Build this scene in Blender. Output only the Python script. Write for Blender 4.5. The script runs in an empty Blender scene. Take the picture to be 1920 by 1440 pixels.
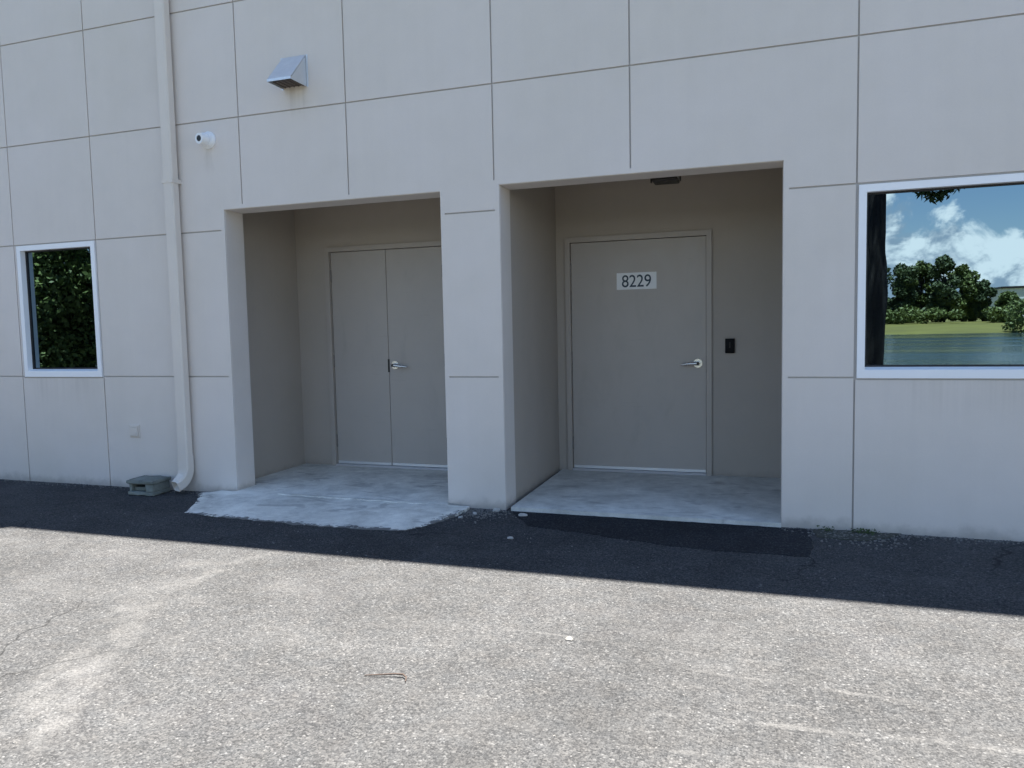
import bpy, bmesh, math, random
import numpy as np
from mathutils import Vector, Matrix

# ------------------------------------------------------------------ camera, sky, sun, exposure
scene = bpy.context.scene
COL = scene.collection
CAM_POS = Vector((0.0, -5.433, 1.408))
R_ = Vector((0.947, 0.322, -0.021)).normalized()
F_ = Vector((-0.3222, 0.9437, -0.0750)).normalized()
R_ = (R_ - F_ * R_.dot(F_)).normalized()
U_ = R_.cross(F_)
cam_data = bpy.data.cameras.new('camera')
cam = bpy.data.objects.new('camera', cam_data)
COL.objects.link(cam)
cam.matrix_world = Matrix(((R_.x, U_.x, -F_.x, CAM_POS.x), (R_.y, U_.y, -F_.y, CAM_POS.y),
                           (R_.z, U_.z, -F_.z, CAM_POS.z), (0, 0, 0, 1)))
cam_data.sensor_width = 36.0
cam_data.lens = 1423.6 / 1920 * 36
cam_data.clip_start = 0.05
cam_data.clip_end = 5000
scene.camera = cam

WALL_H = 7.5
SHADOW_Y = 1.39
sun_dir = Vector((0.55, SHADOW_Y, WALL_H)).normalized()
sun_el = math.asin(sun_dir.z)
sun_az = math.atan2(sun_dir.x, sun_dir.y)

SKY_STRENGTH = 0.05
SUN_STRENGTH = 5.0
EXPOSURE = 2.32

sl = bpy.data.lights.new('sun', 'SUN')
sl.energy = SUN_STRENGTH
sl.angle = math.radians(0.5)
sl.color = (1.0, 0.955, 0.89)
so = bpy.data.objects.new('sun', sl)
COL.objects.link(so)
so.rotation_euler = sun_dir.to_track_quat('Z', 'Y').to_euler()
so.location = (0, 0, 60)

scene.view_settings.view_transform = 'Standard'
scene.view_settings.look = 'None'
scene.view_settings.gamma = 1
scene.view_settings.use_curve_mapping = False
scene.view_settings.exposure = EXPOSURE
scene.render.engine = 'CYCLES'
scene.cycles.max_bounces = 10
scene.cycles.diffuse_bounces = 6
scene.cycles.glossy_bounces = 4
try:
    scene.cycles.use_denoising = True
    scene.cycles.denoiser = 'OPENIMAGEDENOISE'
except Exception:
    pass


class N:
    """small helper round a node tree"""
    def __init__(s, tree):
        s.t = tree

    def __call__(s, kind, props=None, **ins):
        n = s.t.nodes.new(kind)
        for k, v in (props or {}).items():
            setattr(n, k, v)
        for k, v in ins.items():
            key = int(k[1:]) if k[0] == 'i' and k[1:].isdigit() else k.replace('_', ' ')
            s.put(n.inputs[key], v)
        return n

    def put(s, sock, v):
        if hasattr(v, 'is_output'):
            s.t.links.new(v, sock)
        elif hasattr(v, 'outputs'):
            s.t.links.new(v.outputs[0], sock)
        else:
            if sock.type == 'RGBA' and len(v) == 3:
                v = (*v, 1)
            sock.default_value = v

    def math(s, op, a, b=None, c=None, clamp=False):
        n = s('ShaderNodeMath', {'operation': op, 'use_clamp': clamp})
        s.put(n.inputs[0], a)
        if b is not None:
            s.put(n.inputs[1], b)
        if c is not None:
            s.put(n.inputs[2], c)
        return n.outputs[0]

    def vmath(s, op, a, b=None):
        n = s('ShaderNodeVectorMath', {'operation': op})
        s.put(n.inputs[0], a)
        if b is not None:
            s.put(n.inputs[1], b)
        return n.outputs[0]

    def rng(s, v, a, b, c=0.0, d=1.0, smooth=False):
        n = s('ShaderNodeMapRange', {'interpolation_type': 'SMOOTHSTEP' if smooth else 'LINEAR'})
        for i, x in enumerate((v, a, b, c, d)):
            s.put(n.inputs[i], x)
        return n.outputs[0]

    def noise(s, vec, scale, detail=2.0, rough=0.5, dist=0.0):
        n = s('ShaderNodeTexNoise', Vector=vec, Scale=scale, Detail=detail, Roughness=rough, Distortion=dist)
        return n.outputs['Fac']

    def mix(s, f, a, b, mode='MIX'):
        n = s('ShaderNodeMix', {'data_type': 'RGBA', 'blend_type': mode})
        s.put(n.inputs[0], f)
        s.put(n.inputs[6], a)
        s.put(n.inputs[7], b)
        return n.outputs[2]

    def ramp(s, v, stops):
        n = s('ShaderNodeValToRGB')
        s.put(n.inputs[0], v)
        e = n.color_ramp.elements
        while len(e) < len(stops):
            e.new(0.5)
        for i, (p, c) in enumerate(stops):
            e[i].position = p
            e[i].color = (*c, 1) if len(c) == 3 else c
        return n.outputs[0]


world = bpy.data.worlds.new('World')
scene.world = world
world.use_nodes = True
w = N(world.node_tree)
world.node_tree.nodes.clear()
sky = w('ShaderNodeTexSky', {'sky_type': 'NISHITA', 'sun_disc': False, 'sun_elevation': sun_el,
                             'sun_rotation': sun_az, 'altitude': 0, 'air_density': 1.0,
                             'dust_density': 0.25, 'ozone_density': 3.4})
tc = w('ShaderNodeTexCoord')
direc = tc.outputs['Generated']
sep = w('ShaderNodeSeparateXYZ', Vector=direc)
dz = sep.outputs[2]


def cloud_density(shift):
    v = w.vmath('ADD', w.vmath('MULTIPLY', direc, (1.0, 1.0, 1.4)), (2.35, 0.4, 1.1 + shift))
    big = w.noise(v, 5.5, 2.0, 0.5)
    fine = w.noise(v, 16.0, 8.0, 0.6, 0.35)
    return w.math('ADD', w.math('MULTIPLY', big, 0.62), w.math('MULTIPLY', fine, 0.38))


d0 = cloud_density(0.0)
d1 = cloud_density(0.035)
thr = w.rng(dz, 0.0, 0.30, 0.415, 0.62)
cover = w.rng(w.math('SUBTRACT', d0, thr), 0.0, 0.055, smooth=True)
cover = w.math('MULTIPLY', cover, w.rng(dz, -0.02, 0.01))
lit = w.rng(w.math('SUBTRACT', d0, d1), -0.015, 0.06, smooth=True)
cloud_col = w.mix(lit, (4.0, 4.9, 5.8), (11.5, 11.5, 11.2))
skyc = w.mix(cover, sky.outputs[0], cloud_col)
bg = w('ShaderNodeBackground', Color=skyc, Strength=SKY_STRENGTH)
out = w('ShaderNodeOutputWorld', Surface=bg.outputs[0])


# ------------------------------------------------------------------ materials
def new_mat(name):
    m = bpy.data.materials.new(name)
    m.use_nodes = True
    m.node_tree.nodes.clear()
    n = N(m.node_tree)
    b = n('ShaderNodeBsdfPrincipled')
    n('ShaderNodeOutputMaterial', Surface=b.outputs[0])
    return m, n, b


def pos(n):
    return n('ShaderNodeNewGeometry').outputs['Position']


def plain(name, col, rough=0.5, metal=0.0, vary=0.06, scale=6.0, spec=0.5, bump=0.0):
    m, n, b = new_mat(name)
    p = pos(n)
    f = n.noise(p, scale, 4, 0.6)
    c = n.mix(f, tuple(x * (1 - vary) for x in col), tuple(min(1, x * (1 + vary)) for x in col))
    n.put(b.inputs['Base Color'], c)
    n.put(b.inputs['Roughness'], n.rng(n.noise(p, scale * 3, 2), 0.3, 0.7, rough * 0.85, min(1, rough * 1.15)))
    b.inputs['Metallic'].default_value = metal
    b.inputs['Specular IOR Level'].default_value = spec
    if name == 'taupe_door_paint':
        grime = n.rng(n.noise(n.vmath('MULTIPLY', p, (3.0, 3.0, 1.1)), 1.6, 6, 0.68, 0.5), 0.52, 0.75, smooth=True)
        scuff = n.math('MULTIPLY', n.rng(n.noise(n.vmath('MULTIPLY', p, (2.0, 2.0, 30.0)), 1.5, 4, 0.7), 0.60, 0.68), n.rng(n.noise(p, 4.0, 2), 0.5, 0.6))
        c = n.mix(n.math('MULTIPLY', n.math('MAXIMUM', grime, scuff), 0.16), c, (0.24, 0.21, 0.18))
        n.put(b.inputs['Base Color'], c)
    if bump:
        bp = n('ShaderNodeBump', Strength=0.5, Distance=bump, Height=n.noise(p, scale * 30, 3))
        n.put(b.inputs['Normal'], bp.outputs[0])
    return m


def stucco(name, col, splash=True):
    m, n, b = new_mat(name)
    p = pos(n)
    big = n.noise(p, 0.8, 3, 0.55)
    mid = n.noise(p, 5.0, 4, 0.6)
    fine = n.noise(p, 90.0, 3, 0.6)
    # faint vertical run marks
    run = n.noise(n.vmath('MULTIPLY', p, (9.0, 9.0, 0.35)), 1.0, 4, 0.6)
    k = n.math('ADD', n.math('ADD', n.math('MULTIPLY', big, 0.14), n.math('MULTIPLY', mid, 0.08)),
               n.math('ADD', n.math('MULTIPLY', fine, 0.06), n.math('MULTIPLY', run, 0.05)))
    k = n.math('ADD', k, 1.0 - 0.165)
    c = n.mix(1.0, col, n('ShaderNodeCombineColor', Red=k, Green=k, Blue=n.math('MULTIPLY', k, n.rng(big, 0.3, 0.7, 0.985, 1.015))).outputs[0], 'MULTIPLY')
    if splash:
        z = n('ShaderNodeSeparateXYZ', Vector=p).outputs[2]
        edge = n.math('ADD', z, n.math('MULTIPLY', n.noise(p, 7.0, 5, 0.65), -0.16))
        dirt = n.math('MULTIPLY', n.rng(edge, 0.02, -0.09, smooth=True), 0.55)
        c = n.mix(dirt, c, (0.25, 0.23, 0.20))
    if splash:
        sp = n('ShaderNodeSeparateXYZ', Vector=p)
        for sx0, sx1, zt, drop, amt in ((-3.76, -3.55, 3.385, .30, .30), (-4.59, -4.49, 2.985, .28, .22), (-4.99, -4.83, 0.30, .30, .35), (-6.83, -5.87, 1.02, .35, .16), (0.54, 2.96, 1.02, .35, .14)):
            xm, xw = (sx0 + sx1) / 2, (sx1 - sx0) / 2
            wob = n.math('MULTIPLY', n.math('SUBTRACT', n.noise(p, 9.0, 3), 0.5), 0.12)
            ax = n.rng(n.math('ADD', n.math('ABSOLUTE', n.math('SUBTRACT', sp.outputs[0], xm)), wob), xw, xw * 0.6, smooth=True)
            streak = n.rng(n.noise(n.vmath('MULTIPLY', p, (26.0, 1.0, 0.5)), 1.0, 3, 0.6), 0.35, 0.65)
            az = n.math('MULTIPLY', n.rng(sp.outputs[2], zt - drop, zt, smooth=True), n.math('LESS_THAN', sp.outputs[2], zt))
            c = n.mix(n.math('MULTIPLY', n.math('MULTIPLY', ax, az), n.math('MULTIPLY', streak, amt)), c, (0.30, 0.26, 0.21))
    n.put(b.inputs['Base Color'], c)
    b.inputs['Roughness'].default_value = 0.85
    b.inputs['Specular IOR Level'].default_value = 0.25
    h = n.math('ADD', n.noise(p, 130.0, 4, 0.6), n.math('MULTIPLY', n.noise(p, 18.0, 3), 0.6))
    bp = n('ShaderNodeBump', Strength=0.35, Distance=0.002, Height=h)
    n.put(b.inputs['Normal'], bp.outputs[0])
    return m


def line_mask(n, p, a, bb, width, fade):
    """1 near the straight ground line a-b (a worn, pale streak of its own), ragged by noise"""
    ax, ay = a
    bx, by = bb
    L = math.hypot(bx - ax, by - ay)
    tx, ty = (bx - ax) / L, (by - ay) / L
    s = n('ShaderNodeSeparateXYZ', Vector=p)
    x = n.math('SUBTRACT', s.outputs[0], ax)
    y = n.math('SUBTRACT', s.outputs[1], ay)
    along = n.math('ADD', n.math('MULTIPLY', x, tx), n.math('MULTIPLY', y, ty))
    side = n.math('ADD', n.math('MULTIPLY', x, -ty), n.math('MULTIPLY', y, tx))
    side = n.math('ADD', side, n.math('MULTIPLY', n.math('SUBTRACT', n.noise(p, 3.0, 4, 0.6), 0.5), width * 2.2))
    m = n.rng(n.math('ABSOLUTE', side), width, width * 0.15, smooth=True)
    m = n.math('MULTIPLY', m, n.rng(n.noise(p, 5.0, 5, 0.7), 0.40, 0.60))
    e = n.math('MULTIPLY', n.rng(along, -fade, fade, smooth=True), n.rng(along, L + fade, L - fade, smooth=True))
    return n.math('MULTIPLY', m, e)


def asphalt(name, base=1.0, fresh=False):
    m, n, b = new_mat(name)
    p = pos(n)
    s = n('ShaderNodeSeparateXYZ', Vector=p)
    flat = n('ShaderNodeCombineXYZ', X=s.outputs[0], Y=s.outputs[1], Z=0.0).outputs[0]
    warp = n.vmath('ADD', flat, n.vmath('MULTIPLY', n('ShaderNodeTexNoise', Vector=flat, Scale=60.0, Detail=2.0).outputs['Color'], (0.006, 0.006, 0)))
    vor = n('ShaderNodeTexVoronoi', Vector=warp, Scale=105.0)
    vor2 = n('ShaderNodeTexVoronoi', Vector=warp, Scale=230.0)
    pick = n('ShaderNodeSeparateColor', Color=vor.outputs['Color'])
    pick2 = n('ShaderNodeSeparateColor', Color=vor2.outputs['Color'])
    if fresh:
        stones = n.ramp(pick.outputs[0], [(0.0, (0.030, 0.030, 0.032)), (0.7, (0.05, 0.05, 0.052)), (1.0, (0.10, 0.098, 0.095))])
        small = n.ramp(pick2.outputs[0], [(0.0, (0.028, 0.028, 0.03)), (1.0, (0.07, 0.07, 0.07))])
    else:
        stones = n.ramp(pick.outputs[0], [(0.0, (0.065, 0.064, 0.063)), (0.35, (0.10, 0.098, 0.095)), (0.62, (0.135, 0.131, 0.125)),
                                          (0.85, (0.165, 0.158, 0.148)), (0.95, (0.20, 0.192, 0.18)), (1.0, (0.27, 0.26, 0.245))])
        small = n.ramp(pick2.outputs[0], [(0.0, (0.05, 0.049, 0.048)), (0.5, (0.11, 0.107, 0.103)), (1.0, (0.21, 0.203, 0.192))])
    gap = n.rng(vor.outputs['Distance'], 0.35, 0.75, smooth=True)
    c = n.mix(n.math('MULTIPLY', gap, 0.8), stones, small)
    hue = n.mix(n.noise(flat, 9.0, 3, 0.6), (0.995, 0.99, 1.0), (0.93, 1.0, 1.09))
    c = n.mix(1.0, c, hue, 'MULTIPLY')
    big = n.noise(flat, 0.55, 4, 0.6)
    mid = n.noise(flat, 2.6, 5, 0.62)
    k = n.math('ADD', n.rng(big, 0.3, 0.7, 0.84, 1.16), n.rng(mid, 0.25, 0.75, -0.16, 0.16))
    if not fresh:
        # dusty film that fills the hollows, swept into pale streaks
        dust = n.math('MULTIPLY', n.rng(n.noise(n.vmath('MULTIPLY', flat, (1.0, 2.2, 1.0)), 1.3, 5, 0.65), 0.48, 0.75, smooth=True), 0.24)
        for a, bb, wd, fd, amt in [((-3.05, -1.45), (-3.2, -2.2), 0.14, 0.25, 0.65), ((-3.2, -2.2), (-2.35, -3.9), 0.2, 0.4, 0.65),
                                   ((-5.6, -1.6), (-3.1, -1.75), 0.14, 0.5, 0.3),
                                   ((-0.4, -2.76), (1.6, -2.6), 0.026, 0.2, 0.7), ((-0.3, -2.37), (0.55, -2.41), 0.020, 0.15, 0.6),
                                   ((-1.2, -2.18), (0.3, -2.22), 0.02, 0.2, 0.45), ((-0.4, -3.0), (1.6, -2.83), 0.02, 0.2, 0.6),
                                   ((-1.9, -2.55), (-1.5, -2.5), 0.012, 0.1, 0.6)]:
            dust = n.math('MAXIMUM', dust, n.math('MULTIPLY', line_mask(n, flat, a, bb, wd, fd), amt))
        grit = n.rng(n.noise(flat, 120.0, 2), 0.35, 0.65)
        dust = n.math('MULTIPLY', dust, n.rng(grit, 0.0, 1.0, 0.25, 1.0))
        c = n.mix(dust, c, (0.295, 0.288, 0.278))
        # hairline cracks
        cr = n('ShaderNodeTexVoronoi', {'feature': 'DISTANCE_TO_EDGE'}, Vector=n.vmath('ADD', flat, n.vmath('MULTIPLY', n('ShaderNodeTexNoise', Vector=flat, Scale=2.2, Detail=5.0).outputs['Color'], (0.5, 0.5, 0))), Scale=0.45)
        crk = n.math('MULTIPLY', n.rng(cr.outputs['Distance'], 0.0035, 0.0008), n.rng(n.noise(flat, 0.9, 2), 0.5, 0.58))
        c = n.mix(n.math('MULTIPLY', crk, 0.6), c, (0.03, 0.03, 0.03))
    kk = n.math('MULTIPLY', k, base)
    c = n.mix(1.0, c, n('ShaderNodeCombineColor', Red=kk, Green=kk, Blue=kk).outputs[0], 'MULTIPLY')
    n.put(b.inputs['Base Color'], c)
    b.inputs['Roughness'].default_value = 0.9
    b.inputs['Specular IOR Level'].default_value = 0.05
    h = n.math('SUBTRACT', n.math('MULTIPLY', pick.outputs[1], 0.5), vor.outputs['Distance'])
    bp = n('ShaderNodeBump', Strength=0.55, Distance=0.006, Height=h)
    n.put(b.inputs['Normal'], bp.outputs[0])
    return m


def concrete(name, col, amp=0.35, frayed=False):
    m, n, b = new_mat(name)
    p = pos(n)
    a = n.noise(p, 2.2, 5, 0.65, 0.4)
    c1 = n.noise(p, 11.0, 5, 0.65)
    g = n.noise(p, 160.0, 2)
    k = n.math('ADD', n.math('ADD', n.rng(a, 0.3, 0.7, 1 - amp, 1 + amp * 0.6), n.rng(c1, 0.3, 0.7, -amp * 0.4, amp * 0.4)), n.rng(g, 0.3, 0.7, -0.08, 0.08))
    c = n.mix(1.0, col, n('ShaderNodeCombineColor', Red=k, Green=k, Blue=k).outputs[0], 'MULTIPLY')
    stain = n.rng(n.noise(n.vmath('MULTIPLY', p, (1.0, 2.5, 1.0)), 3.1, 4, 0.6, 0.8), 0.56, 0.68, smooth=True)
    c = n.mix(n.math('MULTIPLY', stain, 0.4), c, (0.20, 0.195, 0.19))
    n.put(b.inputs['Base Color'], c)
    if frayed:      # the thin rim has crumbled: asphalt grit shows through it in specks
        sp = n('ShaderNodeSeparateXYZ', Vector=p)
        d = None
        for (x0, y0), (x1, y1) in (((-4.72, -.14), (-4.38, -.71)), ((-4.38, -.71), (-3.25, -.80)), ((-3.25, -.80), (-2.40, -.75)), ((-2.40, -.75), (-2.21, -.25))):
            L = math.hypot(x1 - x0, y1 - y0)
            nx_, ny_ = -(y1 - y0) / L, (x1 - x0) / L
            e = n.math('ADD', n.math('MULTIPLY', sp.outputs[0], nx_), n.math('ADD', n.math('MULTIPLY', sp.outputs[1], ny_), -(x0 * nx_ + y0 * ny_)))
            d = e if d is None else n.math('MINIMUM', d, e)
        grit = n.math('ADD', n.math('MULTIPLY', n.noise(p, 24.0, 6, 0.75), 0.6), n.math('MULTIPLY', n.noise(p, 6.0, 3), 0.4))
        fr = n.rng(n.math('SUBTRACT', grit, n.math('MULTIPLY', d, 2.2)), 0.40, 0.46, smooth=True)
        c = n.mix(n.math('MULTIPLY', fr, 0.85), c, (0.085, 0.083, 0.082))
        n.put(b.inputs['Base Color'], c)
    b.inputs['Roughness'].default_value = 0.85
    b.inputs['Specular IOR Level'].default_value = 0.25
    bp = n('ShaderNodeBump', Strength=0.5, Distance=0.003, Height=n.math('ADD', n.noise(p, 60.0, 5, 0.7), c1))
    n.put(b.inputs['Normal'], bp.outputs[0])
    return m


def leaf_mat(name, dark, light, scale=0.5):
    m, n, b = new_mat(name)
    p = pos(n)
    f = n.rng(n.math('ADD', n.math('MULTIPLY', n.noise(p, scale, 3, 0.6), 0.6), n.math('MULTIPLY', n.noise(p, scale * 9, 2), 0.4)), 0.32, 0.68)
    n.put(b.inputs['Base Color'], n.mix(f, dark, light))
    b.inputs['Roughness'].default_value = 0.6
    b.inputs['Specular IOR Level'].default_value = 0.3
    return m


def mirror_glass():
    m, n, b = new_mat('tinted_mirror_glass')
    p = pos(n)
    n.put(b.inputs['Base Color'], n.mix(n.noise(p, 0.7, 2), (0.185, 0.255, 0.30), (0.195, 0.265, 0.312)))
    b.inputs['Metallic'].default_value = 1.0
    b.inputs['Roughness'].default_value = 0.0
    bp = n('ShaderNodeBump', Strength=0.05, Distance=0.004, Height=n.noise(p, 1.6, 1))
    n.put(b.inputs['Normal'], bp.outputs[0])
    return m


M = {}
M['wall'] = stucco('beige_wall_paint', (0.695, 0.64, 0.585))
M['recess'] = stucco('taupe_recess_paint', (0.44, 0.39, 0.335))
M['joint'] = plain('joint_paint', (0.47, 0.445, 0.42), 0.9)
M['door'] = plain('taupe_door_paint', (0.455, 0.41, 0.365), 0.45, vary=0.05, scale=3.0, bump=0.0004)
M['door_frame'] = plain('taupe_frame_paint', (0.445, 0.395, 0.345), 0.45, vary=0.05)
M['hinge'] = plain('worn_hinge_paint', (0.22, 0.20, 0.185), 0.45, 0.2)
M['white_frame'] = plain('white_window_paint', (0.90, 0.91, 0.92), 0.4, vary=0.03)
M['glass'] = mirror_glass()
M['rubber'] = plain('black_rubber', (0.015, 0.015, 0.016), 0.6)
M['steel'] = plain('brushed_steel', (0.62, 0.61, 0.59), 0.28, 1.0)
M['alu'] = plain('aluminium', (0.8, 0.8, 0.8), 0.4, 0.6)
M['galv'] = plain('galvanised_sheet', (0.68, 0.70, 0.72), 0.42, 0.65, vary=0.12, scale=14)
M['rust'] = plain('rusty_vent_mesh', (0.13, 0.11, 0.095), 0.8, 0.2, vary=0.4, scale=30)
M['dark'] = plain('dark_plastic', (0.006, 0.006, 0.007), 0.6, spec=0.15)
M['darkmetal'] = plain('dark_bronze', (0.03, 0.026, 0.022), 0.5, 0.3)
M['white'] = plain('white_plastic', (0.82, 0.83, 0.84), 0.35, vary=0.02)
M['lens'] = plain('black_lens', (0.008, 0.008, 0.012), 0.35)
M['plate'] = plain('white_sign_vinyl', (0.84, 0.85, 0.85), 0.5, vary=0.03)
M['ink'] = plain('dark_sign_ink', (0.035, 0.06, 0.085), 0.6)
M['pipe'] = plain('grey_beige_pipe_paint', (0.70, 0.64, 0.57), 0.6, vary=0.06, scale=4)
M['outlet'] = plain('painted_outlet_cover', (0.67, 0.61, 0.54), 0.7)
M['asphalt'] = asphalt('weathered_asphalt', 0.54)
M['fresh'] = asphalt('fresh_asphalt_patch', 0.72, True)
M['concrete'] = concrete('entry_concrete', (0.62, 0.62, 0.575), 0.28)
M['apron'] = concrete('dusty_apron_concrete', (0.72, 0.715, 0.655), 0.30, True)
M['block'] = concrete('mossy_block', (0.17, 0.185, 0.165), 0.5)
M['diffuser'] = plain('frosted_lens', (0.42, 0.42, 0.38), 0.4)
M['roof'] = plain('grey_roof', (0.4, 0.4, 0.4), 0.9)
M['chip'] = plain('pale_concrete_chip', (0.42, 0.41, 0.385), 0.9, vary=0.2, scale=40)
M['stone'] = plain('grey_pebbles', (0.15, 0.145, 0.135), 0.9, vary=0.6, scale=25)
M['soil'] = plain('gritty_soil', (0.05, 0.052, 0.042), 0.95, vary=0.7, scale=22, bump=0.01)
M['twig'] = plain('dry_twig', (0.06, 0.04, 0.03), 0.8)
M['bark'] = plain('dark_bark', (0.022, 0.02, 0.018), 0.95, vary=0.4, scale=9, bump=0.02)
M['oak'] = leaf_mat('oak_leaves', (0.025, 0.05, 0.016), (0.075, 0.11, 0.03), 0.6)
M['hedge'] = leaf_mat('hedge_leaves', (0.03, 0.055, 0.014), (0.125, 0.175, 0.045), 0.8)
M['far_a'] = leaf_mat('far_leaves_dark', (0.032, 0.055, 0.024), (0.085, 0.115, 0.045), 0.25)
M['far_b'] = leaf_mat('far_leaves_green', (0.06, 0.09, 0.025), (0.14, 0.175, 0.05), 0.25)
M['grass'] = plain('mown_grass', (0.11, 0.105, 0.018), 0.95, vary=0.55, scale=0.12)
M['weed'] = leaf_mat('weed_leaves', (0.03, 0.06, 0.02), (0.08, 0.11, 0.04), 6.0)
M['kerb'] = concrete('kerb_concrete', (0.40, 0.39, 0.37), 0.25)
M['far_wall'] = plain('pale_far_wall', (0.75, 0.77, 0.78), 0.8)


def water_mat():
    m, n, b = new_mat('pond_water')
    p = pos(n)
    n.put(b.inputs['Base Color'], (0.028, 0.046, 0.046))
    n.put(b.inputs['Roughness'], n.rng(n.noise(n.vmath('MULTIPLY', p, (0.012, 0.11, 1.0)), 1.0, 3, 0.6), 0.4, 0.6, 0.04, 0.22))
    b.inputs['IOR'].default_value = 1.33
    h = n.noise(n.vmath('MULTIPLY', p, (0.5, 1.6, 1.0)), 0.9, 4, 0.65)
    bp = n('ShaderNodeBump', Strength=0.5, Distance=0.13, Height=h)
    n.put(b.inputs['Normal'], bp.outputs[0])
    return m


M['water'] = water_mat()


# ------------------------------------------------------------------ mesh helpers
def finish(name, bm, mat, parent=None, smooth=False):
    bmesh.ops.recalc_face_normals(bm, faces=bm.faces[:])
    me = bpy.data.meshes.new(name)
    bm.to_mesh(me)
    bm.free()
    me.materials.append(mat)
    if smooth:
        for p in me.polygons:
            p.use_smooth = True
        try:
            me.set_sharp_from_angle(angle=math.radians(35))
        except Exception:
            pass
    o = bpy.data.objects.new(name, me)
    COL.objects.link(o)
    if parent is not None:
        o.parent = parent
    return o


def raw(name, verts, faces, mat, parent=None):
    me = bpy.data.meshes.new(name)
    me.from_pydata([tuple(v) for v in verts], [], [tuple(f) for f in faces])
    me.update()
    me.materials.append(mat)
    o = bpy.data.objects.new(name, me)
    COL.objects.link(o)
    if parent is not None:
        o.parent = parent
    return o


def tag(o, label=None, cat=None, group=None, kind=None):
    for k, v in (('label', label), ('category', cat), ('group', group), ('kind', kind)):
        if v:
            o[k] = v
    return o


def empty(name, loc=(0, 0, 0)):
    o = bpy.data.objects.new(name, None)
    COL.objects.link(o)
    o.location = loc
    return o


def keep(o, parent):
    """parent while the mesh stays in world coordinates"""
    o.parent = parent
    o.matrix_parent_inverse = Matrix.Translation(-Vector(parent.location))
    return o


def bx(bm, x0, x1, y0, y1, z0, z1, bevel=0.0, seg=1):
    r = bmesh.ops.create_cube(bm, size=1)
    vs = r['verts']
    for v in vs:
        v.co = Vector((x0 + (v.co.x + .5) * (x1 - x0), y0 + (v.co.y + .5) * (y1 - y0), z0 + (v.co.z + .5) * (z1 - z0)))
    if bevel:
        es = list({e for v in vs for e in v.link_edges})
        bmesh.ops.bevel(bm, geom=es, offset=bevel, segments=seg, affect='EDGES', profile=0.5)


def box(name, x0, x1, y0, y1, z0, z1, mat, parent=None, bevel=0.0, seg=1):
    bm = bmesh.new()
    bx(bm, x0, x1, y0, y1, z0, z1, bevel, seg)
    o = finish(name, bm, mat)
    if parent is not None:
        keep(o, parent)
    return o


def sheet(filled_rects, holes, y0, y1, back=True):
    """vertical slab in x-z made of rects minus holes, y0 front, y1 back; welded grid with side faces"""
    xs = sorted({v for r in filled_rects + holes for v in (r[0], r[1])})
    zs = sorted({v for r in filled_rects + holes for v in (r[2], r[3])})

    def on(i, j):
        if not (0 <= i < len(xs) - 1 and 0 <= j < len(zs) - 1):
            return False
        cx, cz = (xs[i] + xs[i + 1]) / 2, (zs[j] + zs[j + 1]) / 2
        if any(a < cx < b and c < cz < d for a, b, c, d in holes):
            return False
        return any(a < cx < b and c < cz < d for a, b, c, d in filled_rects)

    bm = bmesh.new()
    vc = {}

    def V(i, j, k):
        if (i, j, k) not in vc:
            vc[i, j, k] = bm.verts.new((xs[i], (y0, y1)[k], zs[j]))
        return vc[i, j, k]
    any_ = False
    for i in range(len(xs) - 1):
        for j in range(len(zs) - 1):
            if not on(i, j):
                continue
            any_ = True
            bm.faces.new((V(i, j, 0), V(i + 1, j, 0), V(i + 1, j + 1, 0), V(i, j + 1, 0)))
            if back:
                bm.faces.new((V(i, j, 1), V(i, j + 1, 1), V(i + 1, j + 1, 1), V(i + 1, j, 1)))
            if not on(i - 1, j):
                bm.faces.new((V(i, j, 0), V(i, j + 1, 0), V(i, j + 1, 1), V(i, j, 1)))
            if not on(i + 1, j):
                bm.faces.new((V(i + 1, j, 0), V(i + 1, j, 1), V(i + 1, j + 1, 1), V(i + 1, j + 1, 0)))
            if not on(i, j - 1):
                bm.faces.new((V(i, j, 0), V(i, j, 1), V(i + 1, j, 1), V(i + 1, j, 0)))
            if not on(i, j + 1):
                bm.faces.new((V(i, j + 1, 0), V(i + 1, j + 1, 0), V(i + 1, j + 1, 1), V(i, j + 1, 1)))
    if not any_:
        bm.free()
        return None
    bmesh.ops.dissolve_limit(bm, angle_limit=0.01, verts=bm.verts[:], edges=bm.edges[:])
    return bm


def prism_z(pts, z0, z1, bm=None):
    bm = bm or bmesh.new()
    a = [bm.verts.new((x, y, z0)) for x, y in pts]
    b = [bm.verts.new((x, y, z1)) for x, y in pts]
    bm.faces.new(a[::-1])
    bm.faces.new(b)
    for i in range(len(pts)):
        j = (i + 1) % len(pts)
        bm.faces.new((a[i], a[j], b[j], b[i]))
    return bm


def cyl(bm, p0, p1, r0, r1=None, n=20, cap=True):
    p0, p1 = Vector(p0), Vector(p1)
    r1 = r0 if r1 is None else r1
    d = (p1 - p0).normalized()
    q = d.to_track_quat('Z', 'Y')
    a, b = [], []
    for i in range(n):
        t = 2 * math.pi * i / n
        o = q @ Vector((math.cos(t), math.sin(t), 0))
        a.append(bm.verts.new(p0 + o * r0))
        b.append(bm.verts.new(p1 + o * r1))
    for i in range(n):
        j = (i + 1) % n
        bm.faces.new((a[i], a[j], b[j], b[i]))
    if cap:
        bm.faces.new(a[::-1])
        bm.faces.new(b)


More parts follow.
